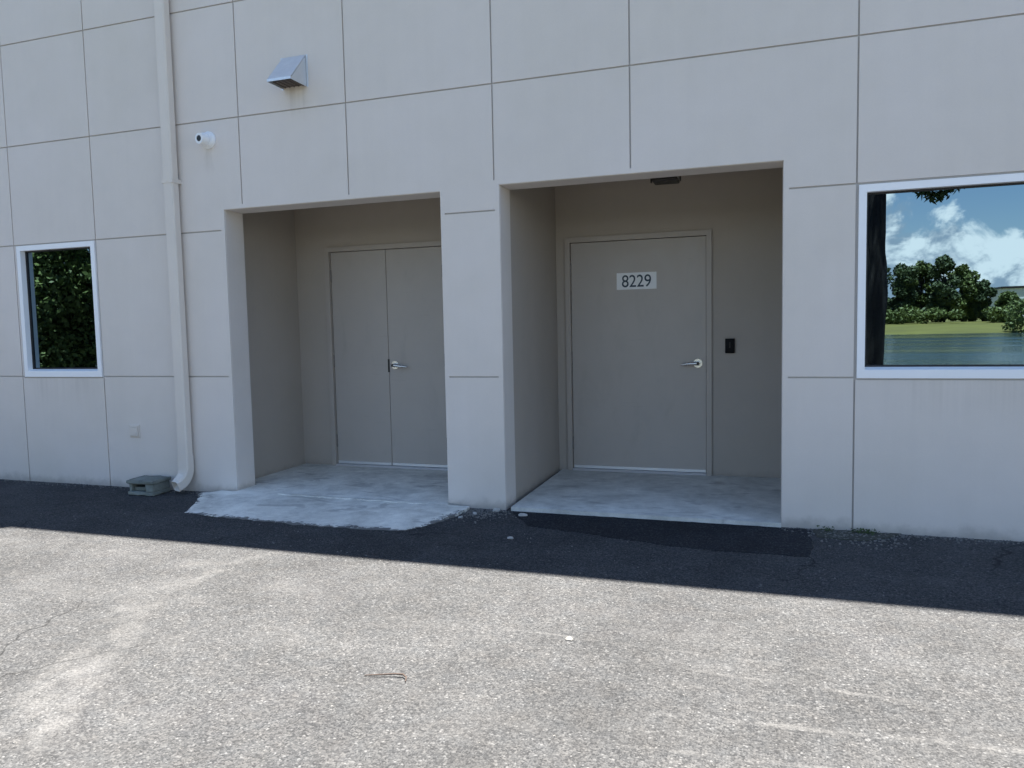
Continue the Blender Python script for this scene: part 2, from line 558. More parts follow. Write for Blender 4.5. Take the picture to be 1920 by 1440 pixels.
def tube(bm, pts, radii, n=8):
    rings = []
    for k, p in enumerate(pts):
        p = Vector(p)
        d = (Vector(pts[min(k + 1, len(pts) - 1)]) - Vector(pts[max(k - 1, 0)])).normalized()
        if k == 0:
            q = d.to_track_quat('Z', 'Y')
        else:
            q = d0.rotation_difference(d) @ q
        d0 = d
        rings.append([bm.verts.new(p + q @ Vector((math.cos(2 * math.pi * i / n), math.sin(2 * math.pi * i / n), 0)) * radii[k]) for i in range(n)])
    for a, b in zip(rings, rings[1:]):
        for i in range(n):
            j = (i + 1) % n
            bm.faces.new((a[i], a[j], b[j], b[i]))
    bm.faces.new(rings[0][::-1])
    bm.faces.new(rings[-1])


# ------------------------------------------------------------------ dimensions of the facade (metres; x along it, wall face y = 0)
Z = [0.0, 1.029, 2.282, 3.208, 4.139, 5.07, 6.0, WALL_H]
V = {-4: -11.6, -3: -10.58, -2: -9.5, -1: -8.49, 0: -6.868, 1: -5.851, 2: -4.226, 3: -3.201, 4: -1.964, 5: -0.94, 6: 0.522,
     7: 2.98, 8: 4.3, 9: 5.6, 10: 6.9, 11: 8.2}
L0, L1, LT = -4.417, -2.406, 2.456
R0, R1, RT = -1.926, 0.077, 2.470
TH = 0.24            # thickness of the front wall
WIN = [(-6.835, -5.868, 1.025, 2.275), (0.535, 2.965, 1.025, 2.272)]
OPEN = [(L0, L1, -1, LT), (R0, R1, -1, RT)]
TRIM = 0.035
J = 0.0056           # half joint
XE0, XE1 = -24.0, 20.0

# ------------------------------------------------------------------ ground, pond
ys = [60, 2, -13.2, -17, -26, -60, -126, -131, -142, -176, -260, -700, -1500]
zsG = [-.03, -.03, -.03, -.02, -1.5, -2.0, -1.6, -1.0, -.55, 0.4, 0.9, 0.9, 0.9]
xsG = [-900, -300, -120, -60, -30, 0, 20, 40, 60, 120, 300, 900]
gv, gf = [], []
rg = random.Random(4)
for iy, (y, z) in enumerate(zip(ys, zsG)):
    for x in xsG:
        gv.append((x, y, z))
nx = len(xsG)
for a in range(len(ys) - 1):
    for b_ in range(nx - 1):
        gf.append((a * nx + b_, (a + 1) * nx + b_, (a + 1) * nx + b_ + 1, a * nx + b_ + 1))
tag(raw('ground', gv, gf, M['grass']), kind='structure')
wz = -1.1
tag(raw('pond_water', [(-400, -20, wz), (400, -20, wz), (400, -152, wz), (-400, -152, wz)], [(0, 3, 2, 1)], M['water']), kind='structure')
tag(box('asphalt_lot', -40, 40, -13, 1.9, -0.12, 0.0, M['asphalt']), kind='structure')
tag(box('kerb', -40, 40, -13.15, -13.003, -0.12, 0.11, M['kerb'], bevel=0.015), kind='structure')

# fresh asphalt patch before the right doorway: a thin ragged sheet
rp = random.Random(8)


def ragged(pts, step, amp, rr):
    o = []
    for i, (x0, y0) in enumerate(pts):
        x1, y1 = pts[(i + 1) % len(pts)]
        L = math.hypot(x1 - x0, y1 - y0)
        k = max(1, int(L / step))
        for t in range(k):
            f = t / k
            a = amp if t else amp * 0.5
            o.append((x0 + (x1 - x0) * f + rr.uniform(-a, a), y0 + (y1 - y0) * f + rr.uniform(-a, a)))
    return o


patch = ragged([(-1.86, -0.035), (0.27, -0.035), (0.262, -0.30), (0.225, -0.66), (-0.45, -0.67), (-1.1, -0.52), (-1.62, -0.40)], 0.07, 0.016, rp)
tag(finish('asphalt_patch', prism_z(patch, -0.02, 0.004), M['fresh']), kind='structure')

# ------------------------------------------------------------------ the building
B = empty('commercial_building')
tag(B, 'beige panelled commercial building with two recessed grey doorways and white framed windows', 'building')

win_holes = [(a, b, c, d) for a, b, c, d in WIN]
bm = sheet([(XE0, XE1, 0.0, WALL_H)], OPEN + win_holes, 0.012, TH)
finish('wall', bm, M['joint'], B)

trim_holes = [(L0 - TRIM, L1 + TRIM, -1, LT + TRIM), (R0 - TRIM, R1 + TRIM, -1, RT + TRIM)]
win_gap = [(a - 0.012, b + 0.012, c - 0.012, d + 0.010) for a, b, c, d in WIN]


def panel(rects):
    b_ = sheet(rects, trim_holes + win_gap, 0.0, 0.012, back=False)
    if b_ is not None:
        finish('wall_panel', b_, M['wall'], B)


def ins(a, b, c, d):
    return (a + J, b - J, c + (J if c > 0 else 0), d - J)


keys = sorted(V)
for k, k2 in zip(keys, keys[1:]):                       # outer columns: every row
    if k2 <= 1 or k >= 6:
        for r in range(7):
            panel([ins(V[k], V[k2], Z[r], Z[r + 1])])
for k in range(1, 6):                                    # columns over the doorways
    for r in range(2, 7):
        rect = [ins(V[k], V[k + 1], Z[r], Z[r + 1])]
        if k == 3 and r == 2:
            rect.append((V[3] + J, R0 - TRIM, Z[2] + J, RT + TRIM))
        panel(rect)
for r in range(2):                                       # piers beside and between the doorways
    panel([ins(V[1], -3.4, Z[r], Z[r + 1])])
    panel([(-3.4, -1.0, Z[r] + (J if r else 0), Z[r + 1] - J)])
    panel([ins(-1.0, V[6], Z[r], Z[r + 1])])
panel([(XE0, V[-4] - J, 0, WALL_H)])
panel([(V[11] + J, XE1, 0, WALL_H)])
for (a, b, c, d), tr in zip(OPEN, trim_holes):
    finish('opening_trim', sheet([(tr[0], tr[1], 0.0, tr[3])], [(a, b, -1, d)], 0.0, 0.012, back=False), M['wall'], B)
    # painted lining of the thickness of the wall
    e = 0.003
    finish('jamb_lining', sheet([(a - 0.001, a + e, 0.0, d), (b - e, b + 0.001, 0.0, d), (a - 0.001, b + 0.001, d - e, d + 0.001)], [], 0.0125, TH - 0.001), M['wall'], B)

# shell of the building behind the facade
box('roof', XE0 + .24, XE1 - .24, TH + .002, 14.8, 6.9, 7.1, M['roof'], B)
box('side_wall', XE0, XE0 + .24, TH + .002, 15, 0, WALL_H - .003, M['wall'], B)
box('side_wall', XE1 - .24, XE1, TH + .002, 15, 0, WALL_H - .003, M['wall'], B)
box('rear_wall', XE0 + .242, XE1 - .242, 14.8, 15.0, 0, WALL_H - .006, M['wall'], B)

# recess linings
CEIL = 2.76


def recess(x0, x1, yb, hole):
    t = 0.1
    a = box('recess_wall', x0 - t, x0, TH + .001, yb + t, -0.1, CEIL + t, M['recess'], B)
    a = box('recess_wall', x1, x1 + t, TH + .001, yb + t, -0.1, CEIL + t, M['recess'], B)
    b_ = sheet([(x0 + .001, x1 - .001, -0.1, CEIL + t)], [hole], yb, yb + t)
    finish('recess_wall', b_, M['recess'], B)
    box('recess_ceiling', x0 + .002, x1 - .002, TH + .001, yb - .001, CEIL, CEIL + t, M['recess'], B)


YR, YL = 1.572, 1.290
DR = (-1.784, -0.547, 0.045, 2.177)
DL = (-4.203, -2.962, 0.045, 2.190)
FW = 0.05
recess(R0, 0.42, YR, (DR[0] - FW, DR[1] + FW, -1, DR[3] + FW))
recess(-4.600, -2.30, YL, (DL[0] - FW, DL[1] + FW, -1, DL[3] + FW))
box('recess_wall', L0 - 0.35, L0 - 0.004, TH + 0.001, TH + 0.012, -0.1, CEIL, M['recess'], B)


def hinge(x, y, z, parent):
    bm_ = bmesh.new()
    for i in range(3):
        cyl(bm_, (x, y, z - .06 + i * .0405), (x, y, z - .06 + i * .0405 + .038), 0.0085, n=12)
    cyl(bm_, (x, y, z - .066), (x, y, z + .066), 0.005, n=10)
    bx(bm_, x - .028, x - .003, y + .004, y + .009, z - .06, z + .06)
    o = finish('hinge', bm_, M['hinge'], smooth=True)
    keep(o, parent)


def frame(hole, yw, sill=0.0):
    x0, x1, z0, z1 = hole
    a = [(x0 - FW, x1 + FW, 0.0, z1 + FW)]
    g = 0.004
    b_ = sheet(a, [(x0 - g, x1 + g, -1, z1 + g)], yw - 0.022, yw + 0.075)
    f = finish('door_frame', b_, M['door_frame'], B)
    b_ = sheet([(x0 - .004, x1 + .004, 0.03, z1 + .004)], [(x0 + .016, x1 - .016, -1, z1 - .016)], yw + 0.065, yw + 0.074)
    s_ = finish('door_stop', b_, M['door_frame'], B)
    s_.parent = f
    return f


def lever(x, y, z, sgn, name_parent, drop=0.0):
    """round rose, spindle and lever pointing sgn along x, on a door face at y"""
    bm_ = bmesh.new()
    cyl(bm_, (x, y, z), (x, y - .012, z), 0.043, 0.040, n=32)
    cyl(bm_, (x, y - .012, z), (x, y - .05, z), 0.021, 0.019, n=20)
    pts = [(x - sgn * .012, y - .05, z), (x + sgn * .02, y - .054, z), (x + sgn * .06, y - .055, z - .002 - drop), (x + sgn * .11, y - .052, z - .006 - drop), (x + sgn * .145, y - .046, z - .012 - drop)]
    tube(bm_, pts, [.017, .017, .0135, .011, .008], 12)
    o = finish('door_handle', bm_, M['steel'], smooth=True)
    keep(o, name_parent)
    bm_ = bmesh.new()
    cyl(bm_, (x - sgn * .004, y - .062, z), (x - sgn * .004, y - .0705, z), 0.0125, 0.011, n=16)
    o2 = finish('keyway', bm_, M['darkmetal'], smooth=True)
    keep(o2, name_parent)


def leaf(x0, x1, z0, z1, y):
    bm_ = bmesh.new()
    bx(bm_, x0, x1, y, y + .044, z0, z1, 0.0025)
    return finish('door', bm_, M['door'], B)


# right doorway: one wide leaf
frame(DR, YR)
dr = leaf(DR[0], DR[1], DR[2] + .012, DR[3], YR + .012)
lever(-0.619, YR + .012, 1.046, -1, dr)
for hz in (1.93, 1.10, 0.29):
    hinge(DR[0] - .004, YR + .006, hz, dr)
box('latch_plate', DR[1] - .001, DR[1] + .0035, YR + .014, YR + .05, 0.96, 1.11, M['rubber'], dr)
# left doorway: a pair of leaves
frame(DL, YL)
seam = -3.585
dl = leaf(DL[0], seam - .002, DL[2] + .012, DL[3], YL + .012)
dl2 = leaf(seam + .002, DL[1], DL[2] + .012, DL[3], YL + .012)
lever(-3.512, YL + .012, 1.055, 1, dl2, 0.006)
box('latch_plate', seam - .010, seam + .008, YL + .006, YL + .0115, 0.985, 1.115, M['darkmetal'], dl2, 0.001)
for hz in (1.955, 1.10, 0.285):
    hinge(DL[0] - .004, YL + .006, hz, dl)
    hinge(DL[1] + .004, YL + .006, hz, dl2)
for hole, yw in ((DR, YR), (DL, YL)):
    bm = bmesh.new()
    y_ = yw
    prof = [(y_ - .035, .0305), (y_ - .02, .046), (y_ + .062, .046), (y_ + .062, .0305)]
    a = [bm.verts.new((hole[0] - .003, py, pz)) for py, pz in prof]
    b_ = [bm.verts.new((hole[1] + .003, py, pz)) for py, pz in prof]
    for i in range(4):
        j = (i + 1) % 4
        bm.faces.new((a[i], a[j], b_[j], b_[i]))
    bm.faces.new(a[::-1])
    bm.faces.new(b_)
    finish('door_threshold', bm, M['alu'], B)
for d_, x0, x1, yw in ((dr, DR[0], DR[1], YR), (dl, DL[0], seam - .002, YL), (dl2, seam + .002, DL[1], YL)):
    box('door_sweep', x0 + .004, x1 - .004, yw + .005, yw + .0115, .050, .078, M['alu'], d_, 0.0015)


# windows: white frame set in the wall, mirror-tinted pane set back in it
def window(rect, mullion=None):
    x0, x1, z0, z1 = rect
    fw = 0.047
    b_ = sheet([(x0, x1, z0, z1)], [(x0 + fw, x1 - fw, z0 + fw + .006, z1 - fw)], -0.006, 0.10)
    wn = finish('window', b_, M['white_frame'], B)
    # sloped sill ledge inside the frame
    xs0, xs1, zz = x0 + fw, x1 - fw, z0 + fw + .006
    vv = [(xs0, -.004, zz + .002), (xs1, -.004, zz + .002), (xs1, .058, zz + .022), (xs0, .058, zz + .022), (xs0, -.004, zz - .004), (xs1, -.004, zz - .004), (xs1, .058, zz - .004), (xs0, .058, zz - .004)]
    raw('sill', vv, [(0, 1, 2, 3), (4, 7, 6, 5), (0, 4, 5, 1), (2, 6, 7, 3), (0, 3, 7, 4), (1, 5, 6, 2)], M['white_frame'], wn)
    cells = [(xs0, xs1)] if mullion is None else [(xs0, mullion - .025), (mullion + .025, xs1)]
    for a, b2 in cells:
        g = sheet([(a, b2, zz + .016, z1 - fw)], [(a + .014, b2 - .014, zz + .030, z1 - fw - .012)], 0.046, 0.066)  # black gasket widened to cover part of the pale frame reflection in the pane
        finish('gasket', g, M['rubber'], wn)
        box('pane', a + .007, b2 - .007, 0.058, 0.065, zz + .024, z1 - fw - .007, M['glass'], wn)
    if mullion is not None:
        box('mullion', mullion - .025, mullion + .025, 0.01, 0.067, zz + .006, z1 - fw - .001, M['white_frame'], wn)
    box('backing', x0 + .01, x1 - .01, 0.11, 0.16, z0 + .005, z1 - .005, M['rubber'], wn)


window(WIN[0])
window(WIN[1], 1.75)

# concrete floors of the doorways and the spilled apron
bm = prism_z([(R0 + .045, -.012), (R1 - .002, -.012), (R1 - .002, TH + .01), (.418, TH + .01), (.418, YR + .1), (R0 + .03, YR + .1)], -0.06, 0.030)
tag(finish('entry_slab', bm, M['concrete']), kind='structure')
apr = [(-4.597, YL + .08), (-4.597, TH + .05), (L0 + .004, TH + .045), (L0 + .004, -0.004)]
edge = ragged([(-4.40, -.012), (-4.56, -.03), (-4.70, -.15), (-4.58, -.30), (-4.37, -.69), (-4.05, -.735), (-3.25, -.79), (-2.72, -.775), (-2.42, -.735), (-2.30, -.52), (-2.24, -.30), (-2.21, -.06)], 0.045, 0.018, rp)[:-8]
pts = apr + edge + [(L1 - .004, -0.006), (L1 - .004, TH + .02), (-2.302, TH + .02), (-2.302, YL + .08)]


def apron_z(x, y):
    return 0.030 if y > 0.0 else 0.003 + 0.027 * max(0, 1 + y / 0.6) ** 1.0


bm = bmesh.new()
top = [bm.verts.new((x, y, apron_z(x, y))) for x, y in pts]
low = [bm.verts.new((x, y, -0.05)) for x, y in pts]
ftop = bm.faces.new(top)
for i in range(len(pts)):
    j = (i + 1) % len(pts)
    bm.faces.new((top[i], low[i], low[j], top[j]))
bmesh.ops.triangulate(bm, faces=[ftop])
tag(finish('entry_apron', bm, M['apron']), kind='structure')

# ------------------------------------------------------------------ things fixed to the facade
# downspout
D = empty('downspout', (-4.905, -0.06, 0))
tag(D, 'tall beige square downspout running down the wall left of the doorways', 'downspout')


def sweep_rect(name, path, hw, hd, mat, parent, hollow=True, thick=0.004):
    """rectangular section along path: (point, side vector, depth vector)"""
    bm_ = bmesh.new()
    rings = []
    c = 0.012
    prof = [(-hw + c, -hd), (hw - c, -hd), (hw, -hd + c), (hw, hd - c), (hw - c, hd), (-hw + c, hd), (-hw, hd - c), (-hw, -hd + c)]
    for p, s_, d_ in path:
        rings.append([bm_.verts.new(Vector(p) + Vector(s_) * a + Vector(d_) * b2) for a, b2 in prof])
    for a, b2 in zip(rings, rings[1:]):
        for i in range(8):
            j = (i + 1) % 8
            bm_.faces.new((a[i], a[j], b2[j], b2[i]))
    if hollow:
        # dark open mouth: turn the end inwards
        p, s_, d_ = path[-1]
        q, s2, d2 = path[-9]
        inner = [bm_.verts.new(Vector(p) + Vector(s_) * a * .90 + Vector(d_) * b2 * .90) for a, b2 in prof]
        deep = [bm_.verts.new(Vector(q) + Vector(s2) * a * .86 + Vector(d2) * b2 * .86) for a, b2 in prof]
        for i in range(8):
            j = (i + 1) % 8
            bm_.faces.new((rings[-1][i], rings[-1][j], inner[j], inner[i]))
            bm_.faces.new((inner[i], inner[j], deep[j], deep[i]))
        bm_.faces.new(deep)
    o = finish(name, bm_, mat, smooth=True)
    keep(o, parent)
    return o


px, py = -4.905, -0.062
sweep_rect('pipe', [((px, py, 0.30), (1, 0, 0), (0, 1, 0)), ((px, py, WALL_H - .3), (1, 0, 0), (0, 1, 0))], 0.052, 0.042, M['pipe'], D, False)
hd = Vector((-0.36, -0.933, 0)).normalized()     # the boot turns out and to the left
side = Vector((0.933, -0.36, 0)).normalized()
pth = [((px, py, 0.335), Vector((1, 0, 0)), Vector((0, -1, 0)))]
BEND = math.radians(72)
for k in range(11):
    t = k / 10
    a = t * BEND
    p = Vector((px, py, 0.225)) + hd * (0.125 * (1 - math.cos(a))) - Vector((0, 0, 0.155 * math.sin(a)))
    dirv = (hd * math.sin(a) - Vector((0, 0, 1)) * math.cos(a)).normalized()
    s_ = Vector((1, 0, 0)).lerp(side, t)
    s_ = (s_ - dirv * s_.dot(dirv)).normalized()
    pth.append((p, s_, dirv.cross(s_)))
last = pth[-1]
pth.append((last[0] + (hd * math.sin(BEND) - Vector((0, 0, 1)) * math.cos(BEND)) * 0.02, last[1], last[2]))
sweep_rect('elbow', pth, 0.055, 0.046, M['pipe'], D, True)
for zz in (2.72, 5.3):
    bm = bmesh.new()
    bx(bm, px - .056, px + .056, py - .046, py - .0425, zz - .018, zz + .018)
    bx(bm, px - .0565, px - .0525, py - .045, -0.0005, zz - .018, zz + .018)
    bx(bm, px + .0525, px + .0565, py - .045, -0.0005, zz - .018, zz + .018)
    cyl(bm, (px, py - .0455, zz), (px, py - .050, zz), 0.007, n=10)
    keep(finish('strap', bm, M['pipe']), D)
# hollow concrete block under the boot
Bk = empty('concrete_block', (-5.22, -0.17, 0))
tag(Bk, 'small greenish hollow concrete block lying on the asphalt beside the downspout foot', 'concrete block')
rb = random.Random(3)


def rough_box(name, x0, x1, y0, y1, z0, z1, mat, parent, amp=0.004, bev=0.008):
    bm_ = bmesh.new()
    bx(bm_, x0, x1, y0, y1, z0, z1, bev, 2)
    bmesh.ops.subdivide_edges(bm_, edges=[e_ for e_ in bm_.edges if e_.calc_length() > 0.08], cuts=4, use_grid_fill=True)
    for v in bm_.verts:
        v.co += Vector((rb.uniform(-amp, amp), rb.uniform(-amp, amp), rb.uniform(-amp, amp)))
    o = finish(name, bm_, mat, smooth=True)
    keep(o, parent)
    return o


rough_box('bottom_shell', -5.355, -5.085, -0.285, -0.065, 0.004, 0.036, M['block'], Bk)
rough_box('top_shell', -5.362, -5.078, -0.288, -0.06, 0.105, 0.138, M['block'], Bk)
rough_box('web', -5.352, -5.326, -0.262, -0.068, 0.034, 0.108, M['block'], Bk, 0.003, 0.005)
rough_box('web', -5.165, -5.090, -0.280, -0.068, 0.034, 0.108, M['block'], Bk, 0.003, 0.006)
rough_box('web', -5.33, -5.16, -0.10, -0.068, 0.034, 0.108, M['block'], Bk, 0.003, 0.005)
rough_box('web', -5.33, -5.16, -0.225, -0.20, 0.034, 0.066, M['block'], Bk, 0.003, 0.005)
Bk.rotation_euler = (0, 0, math.radians(2))

# painted outlet cover low on the wall
O = empty('outlet_cover', (-5.521, 0, 0.528))
tag(O, 'small square outlet cover painted wall beige, low on the wall left of the downspout', 'outlet cover')
box('cover_plate', -5.58, -5.462, -0.009, -0.0003, 0.470, 0.586, M['outlet'], O, 0.003)
box('flap', -5.566, -5.476, -0.020, -0.0095, 0.482, 0.560, M['outlet'], O, 0.004)
box('flap_hinge', -5.562, -5.480, -0.016, -0.0095, 0.5635, 0.576, M['outlet'], O, 0.002)
box('lock_tab', -5.506, -5.490, -0.024, -0.0203, 0.50, 0.520, M['outlet'], O, 0.001)

# vent hood
Vn = empty('vent_hood', (-3.66, 0, 3.375))
tag(Vn, 'sloped galvanised metal vent hood high on the wall above the left doorway', 'vent')
vx0, vx1, vz0, vz1, vd = -3.768, -3.55, 3.375, 3.622, 0.215


def slab_poly(bm_, quad, thick):
    q = [Vector(v) for v in quad]
    nrm = (q[1] - q[0]).cross(q[2] - q[0]).normalized() * thick
    a = [bm_.verts.new(v) for v in q]
    b2 = [bm_.verts.new(v + nrm) for v in q]
    bm_.faces.new(a[::-1])
    bm_.faces.new(b2)
    for i in range(len(q)):
        j = (i + 1) % len(q)
        bm_.faces.new((a[i], a[j], b2[j], b2[i]))


bm = bmesh.new()
slab_poly(bm, [(vx0, -.001, vz1), (vx0, -vd, vz0 + .018), (vx1, -vd, vz0 + .018), (vx1, -.001, vz1)], 0.003)
keep(finish('sloped_top', bm, M['galv']), Vn)
bm = bmesh.new()
slab_poly(bm, [(vx0 - .0005, -vd - .002, vz0 + .020), (vx0 - .0005, -vd - .002, vz0), (vx1 + .0005, -vd - .002, vz0), (vx1 + .0005, -vd - .002, vz0 + .020)], 0.003)
keep(finish('front_lip', bm, M['galv']), Vn)
for x_, s_ in ((vx0, 1), (vx1, -1)):
    bm = bmesh.new()
    q = [(x_, -.001, vz1 - .004), (x_, -vd + .002, vz0 + .014), (x_, -vd + .002, vz0), (x_, -.001, vz0)]
    slab_poly(bm, q if s_ > 0 else q[::-1], 0.0025)
    keep(finish('side_cheek', bm, M['galv']), Vn)
box('flange', vx1 + .003, vx1 + .018, -.003, -.0003, vz0 - .004, vz1 + .004, M['galv'], Vn)
box('flange', vx0 - .018, vx0 - .003, -.003, -.0003, vz0 - .004, vz1 + .004, M['galv'], Vn)
bm = bmesh.new()
bx(bm, vx0 + .01, vx1 - .01, -.16, -.006, vz0 + .012, vz0 + .018)
for i in range(5):
    t = vx0 + .02 + i * .042
    bx(bm, t, t + .006, -.16, -.006, vz0 + .006, vz0 + .0115)
keep(finish('vent_grille', bm, M['rust']), Vn)

# security camera
Sc = empty('security_camera', (-4.535, 0, 3.045))
tag(Sc, 'white turret security camera on the wall right of the downspout', 'security camera')
bm = bmesh.new()
cyl(bm, (-4.535, -.0003, 3.045), (-4.535, -.014, 3.045), 0.072, 0.072, 32)
cyl(bm, (-4.535, -.014, 3.045), (-4.535, -.036, 3.045), 0.070, 0.056, 32)
keep(finish('mount', bm, M['white'], smooth=True), Sc)
ec = Vector((-4.545, -.045, 3.045))
bm = bmesh.new()
bmesh.ops.create_uvsphere(bm, u_segments=28, v_segments=18, radius=0.055, matrix=Matrix.Translation(ec))
keep(finish('eyeball', bm, M['white'], smooth=True), Sc)
look = Vector((-0.12, -0.99, -0.04)).normalized()
bm = bmesh.new()
cyl(bm, ec + look * .026, ec + look * .0585, 0.0505, 0.044, 28)
keep(finish('bezel', bm, M['white'], smooth=True), Sc)
bm = bmesh.new()
cyl(bm, ec + look * .0588, ec + look * .061, 0.025, 0.023, 24)
keep(finish('lens', bm, M['lens'], smooth=True), Sc)

# number sign on the right door
yd = YR + .012
Sg = empty('number_sign', (-1.168, yd, 1.805))
tag(Sg, 'white rectangular number sign reading 8229 stuck on the wide grey door', 'sign')
bm = bmesh.new()
bx(bm, -1.351, -0.985, yd - .003, yd - .0004, 1.728, 1.882, 0.0008)
keep(finish('sign_plate', bm, M['plate']), Sg)
cu = bpy.data.curves.new('numerals', 'FONT')
cu.body = '8229'
cu.size = 0.158
cu.align_x = 'CENTER'
cu.align_y = 'CENTER'
cu.extrude = 0.0004
cu.offset = 0.0006
cu.space_character = 0.98
tmp = bpy.data.objects.new('numerals_curve', cu)
COL.objects.link(tmp)
dg = bpy.context.evaluated_depsgraph_get()
me = bpy.data.meshes.new_from_object(tmp.evaluated_get(dg))
bpy.data.objects.remove(tmp)
me.materials.clear()
me.materials.append(M['ink'])
co = np.array([v.co[:] for v in me.vertices])
cxm, cym = (co[:, 0].min() + co[:, 0].max()) / 2, (co[:, 1].min() + co[:, 1].max()) / 2
sx, sy = 0.268 / np.ptp(co[:, 0]), 0.112 / np.ptp(co[:, 1])
for v in me.vertices:
    x_, y_, z_ = v.co
    v.co = (-1.168 + (x_ - cxm) * sx, yd - .0036 - z_, 1.805 + (y_ - cym) * sy)
num = bpy.data.objects.new('numerals', me)
COL.objects.link(num)
keep(num, Sg)

# card reader
Cr = empty('card_reader', (-0.341, YR, 1.2))
tag(Cr, 'small black card reader on the recess wall right of the wide door', 'card reader')
bm = bmesh.new()
bx(bm, -0.382, -0.300, YR - .024, YR - .0003, 1.135, 1.265, 0.006, 3)
keep(finish('housing', bm, M['dark'], smooth=True), Cr)
bm = bmesh.new()
for i in range(3):
    bx(bm, -0.346, -0.336, YR - .0262, YR - .0243, 1.185 + i * .017, 1.197 + i * .017, 0.0008)
keep(finish('indicator', bm, M['darkmetal']), Cr)

# light under the right recess ceiling
Cl = empty('ceiling_light', (-0.80, 0.86, CEIL))
tag(Cl, 'small dark framed light fixture under the ceiling of the right doorway', 'ceiling light')
box('canopy', -0.905, -0.705, 0.76, 0.96, CEIL - .03, CEIL - .0005, M['darkmetal'], Cl, 0.004)
box('housing', -0.915, -0.695, 0.755, 0.965, CEIL - .19, CEIL - .031, M['diffuser'], Cl, 0.02, 3)
bm = bmesh.new()
bx(bm, -0.905, -0.705, 0.762, 0.958, CEIL - .219, CEIL - .191, 0.01, 2)
bx(bm, -0.925, -0.9155, 0.84, 0.88, CEIL - .215, CEIL - .031, 0.002)
bx(bm, -0.6945, -0.685, 0.84, 0.88, CEIL - .215, CEIL - .031, 0.002)
keep(finish('guard', bm, M['darkmetal']), Cl)

# ------------------------------------------------------------------ small things on the ground
def chip(name, x, y, z, sx_, sy_, sz_, rot, label, cat, mat, seed, group=None):
    rr = random.Random(seed)
    bm_ = bmesh.new()
    bmesh.ops.create_icosphere(bm_, subdivisions=2, radius=1)
    for v in bm_.verts:
        k = 1 + rr.uniform(-.22, .22)
        v.co = Vector((v.co.x * sx_ * k, v.co.y * sy_ * k, max(-sz_ * .4, v.co.z * sz_ * k)))
    o = finish(name, bm_, mat)
    o.location = (x, y, z + sz_ * .4)
    o.rotation_euler = (0, 0, rot)
    return tag(o, label, cat, group)


G = 'chips of pale concrete by the doorways'
chip('concrete_chip', -1.745, -0.145, 0.004, .036, .022, .012, .1, 'largest pale concrete chip beside the corner of the right doorway slab', 'concrete chip', M['chip'], 1, G)
chip('concrete_chip', -1.64, -0.735, 0.0, .022, .018, .009, .5, 'pale concrete chip lying alone on dark asphalt in front of the middle pier', 'concrete chip', M['chip'], 2, G)
chip('concrete_chip', -1.985, -0.055, 0.0, .030, .022, .020, .9, 'pale concrete chip against the foot of the middle pier', 'concrete chip', M['chip'], 3, G)
chip('concrete_chip', -2.115, -0.175, 0.0, .030, .016, .010, 2.1, 'flat pale concrete chip between the left apron and the middle pier', 'concrete chip', M['chip'], 4, G)
chip('concrete_chip', -2.18, -0.30, 0.0, .022, .014, .009, 1.2, 'small pale concrete chip just off the right end of the left apron', 'concrete chip', M['chip'], 5, G)
tag(chip('paint_fleck', -0.855, -2.209, 0.0, .018, .024, .004, .3, 'pale triangular fleck lying on the sunlit asphalt', 'debris', M['stone'], 6))
bm = bmesh.new()
tube(bm, [(-1.56, -2.80, .006), (-1.50, -2.785, .010), (-1.44, -2.765, .012), (-1.405, -2.762, .013), (-1.384, -2.775, .010), (-1.375, -2.80, .005)], [.002, .003, .0035, .004, .0035, .002], 7)
tag(finish('twig', bm, M['twig'], smooth=True), 'thin dark curved twig lying on the sunlit asphalt', 'twig')

# loose grit along the foot of the wall
rs = random.Random(11)
gv, gf = [], []


def stone(x, y, s_):
    b0 = len(gv)
    a = rs.uniform(0, 6.28)
    pts_ = []
    for i in range(5):
        t = a + i * 1.2566
        k = rs.uniform(.7, 1.2) * s_
        pts_.append((x + math.cos(t) * k, y + math.sin(t) * k))
    for qx, qy in pts_:
        gv.append((qx, qy, -0.001))
    for qx, qy in pts_:
        gv.append((x + (qx - x) * .6, y + (qy - y) * .6, s_ * rs.uniform(.5, .9)))
    for i in range(5):
        j = (i + 1) % 5
        gf.append((b0 + i, b0 + j, b0 + 5 + j, b0 + 5 + i))
    gf.append(tuple(b0 + 5 + i for i in range(5)))


for _ in range(520):
    stone(rs.uniform(-8.5, -4.7), -abs(rs.gauss(0, .05)) - .004, rs.uniform(.003, .008))
for _ in range(420):
    stone(rs.gauss(.52, .16), -.02 - abs(rs.gauss(0, .13)), rs.uniform(.004, .012))
for _ in range(900):
    stone(rs.uniform(.1, 3.2), -abs(rs.gauss(0, .035)) - .004, rs.uniform(.003, .009))
for _ in range(420):
    stone(rs.gauss(-2.12, .12), -.02 - abs(rs.gauss(0, .14)), rs.uniform(.003, .011))
for _ in range(500):
    stone(rs.uniform(-5.5, 2.2), rs.uniform(-4.2, -.6), rs.uniform(.003, .0075))
tag(raw('loose_gravel', gv, gf, M['stone']), 'loose grit and small stones scattered along the foot of the wall', 'gravel', kind='stuff')
soil = ragged([(.275, -.004), (.82, -.004), (.74, -.10), (.62, -.19), (.45, -.24), (.30, -.20)], .04, .02, rs)
tag(finish('soil', prism_z(soil, -.02, .006), M['soil']), 'patch of gritty soil at the wall foot right of the right doorway', 'soil', kind='stuff')

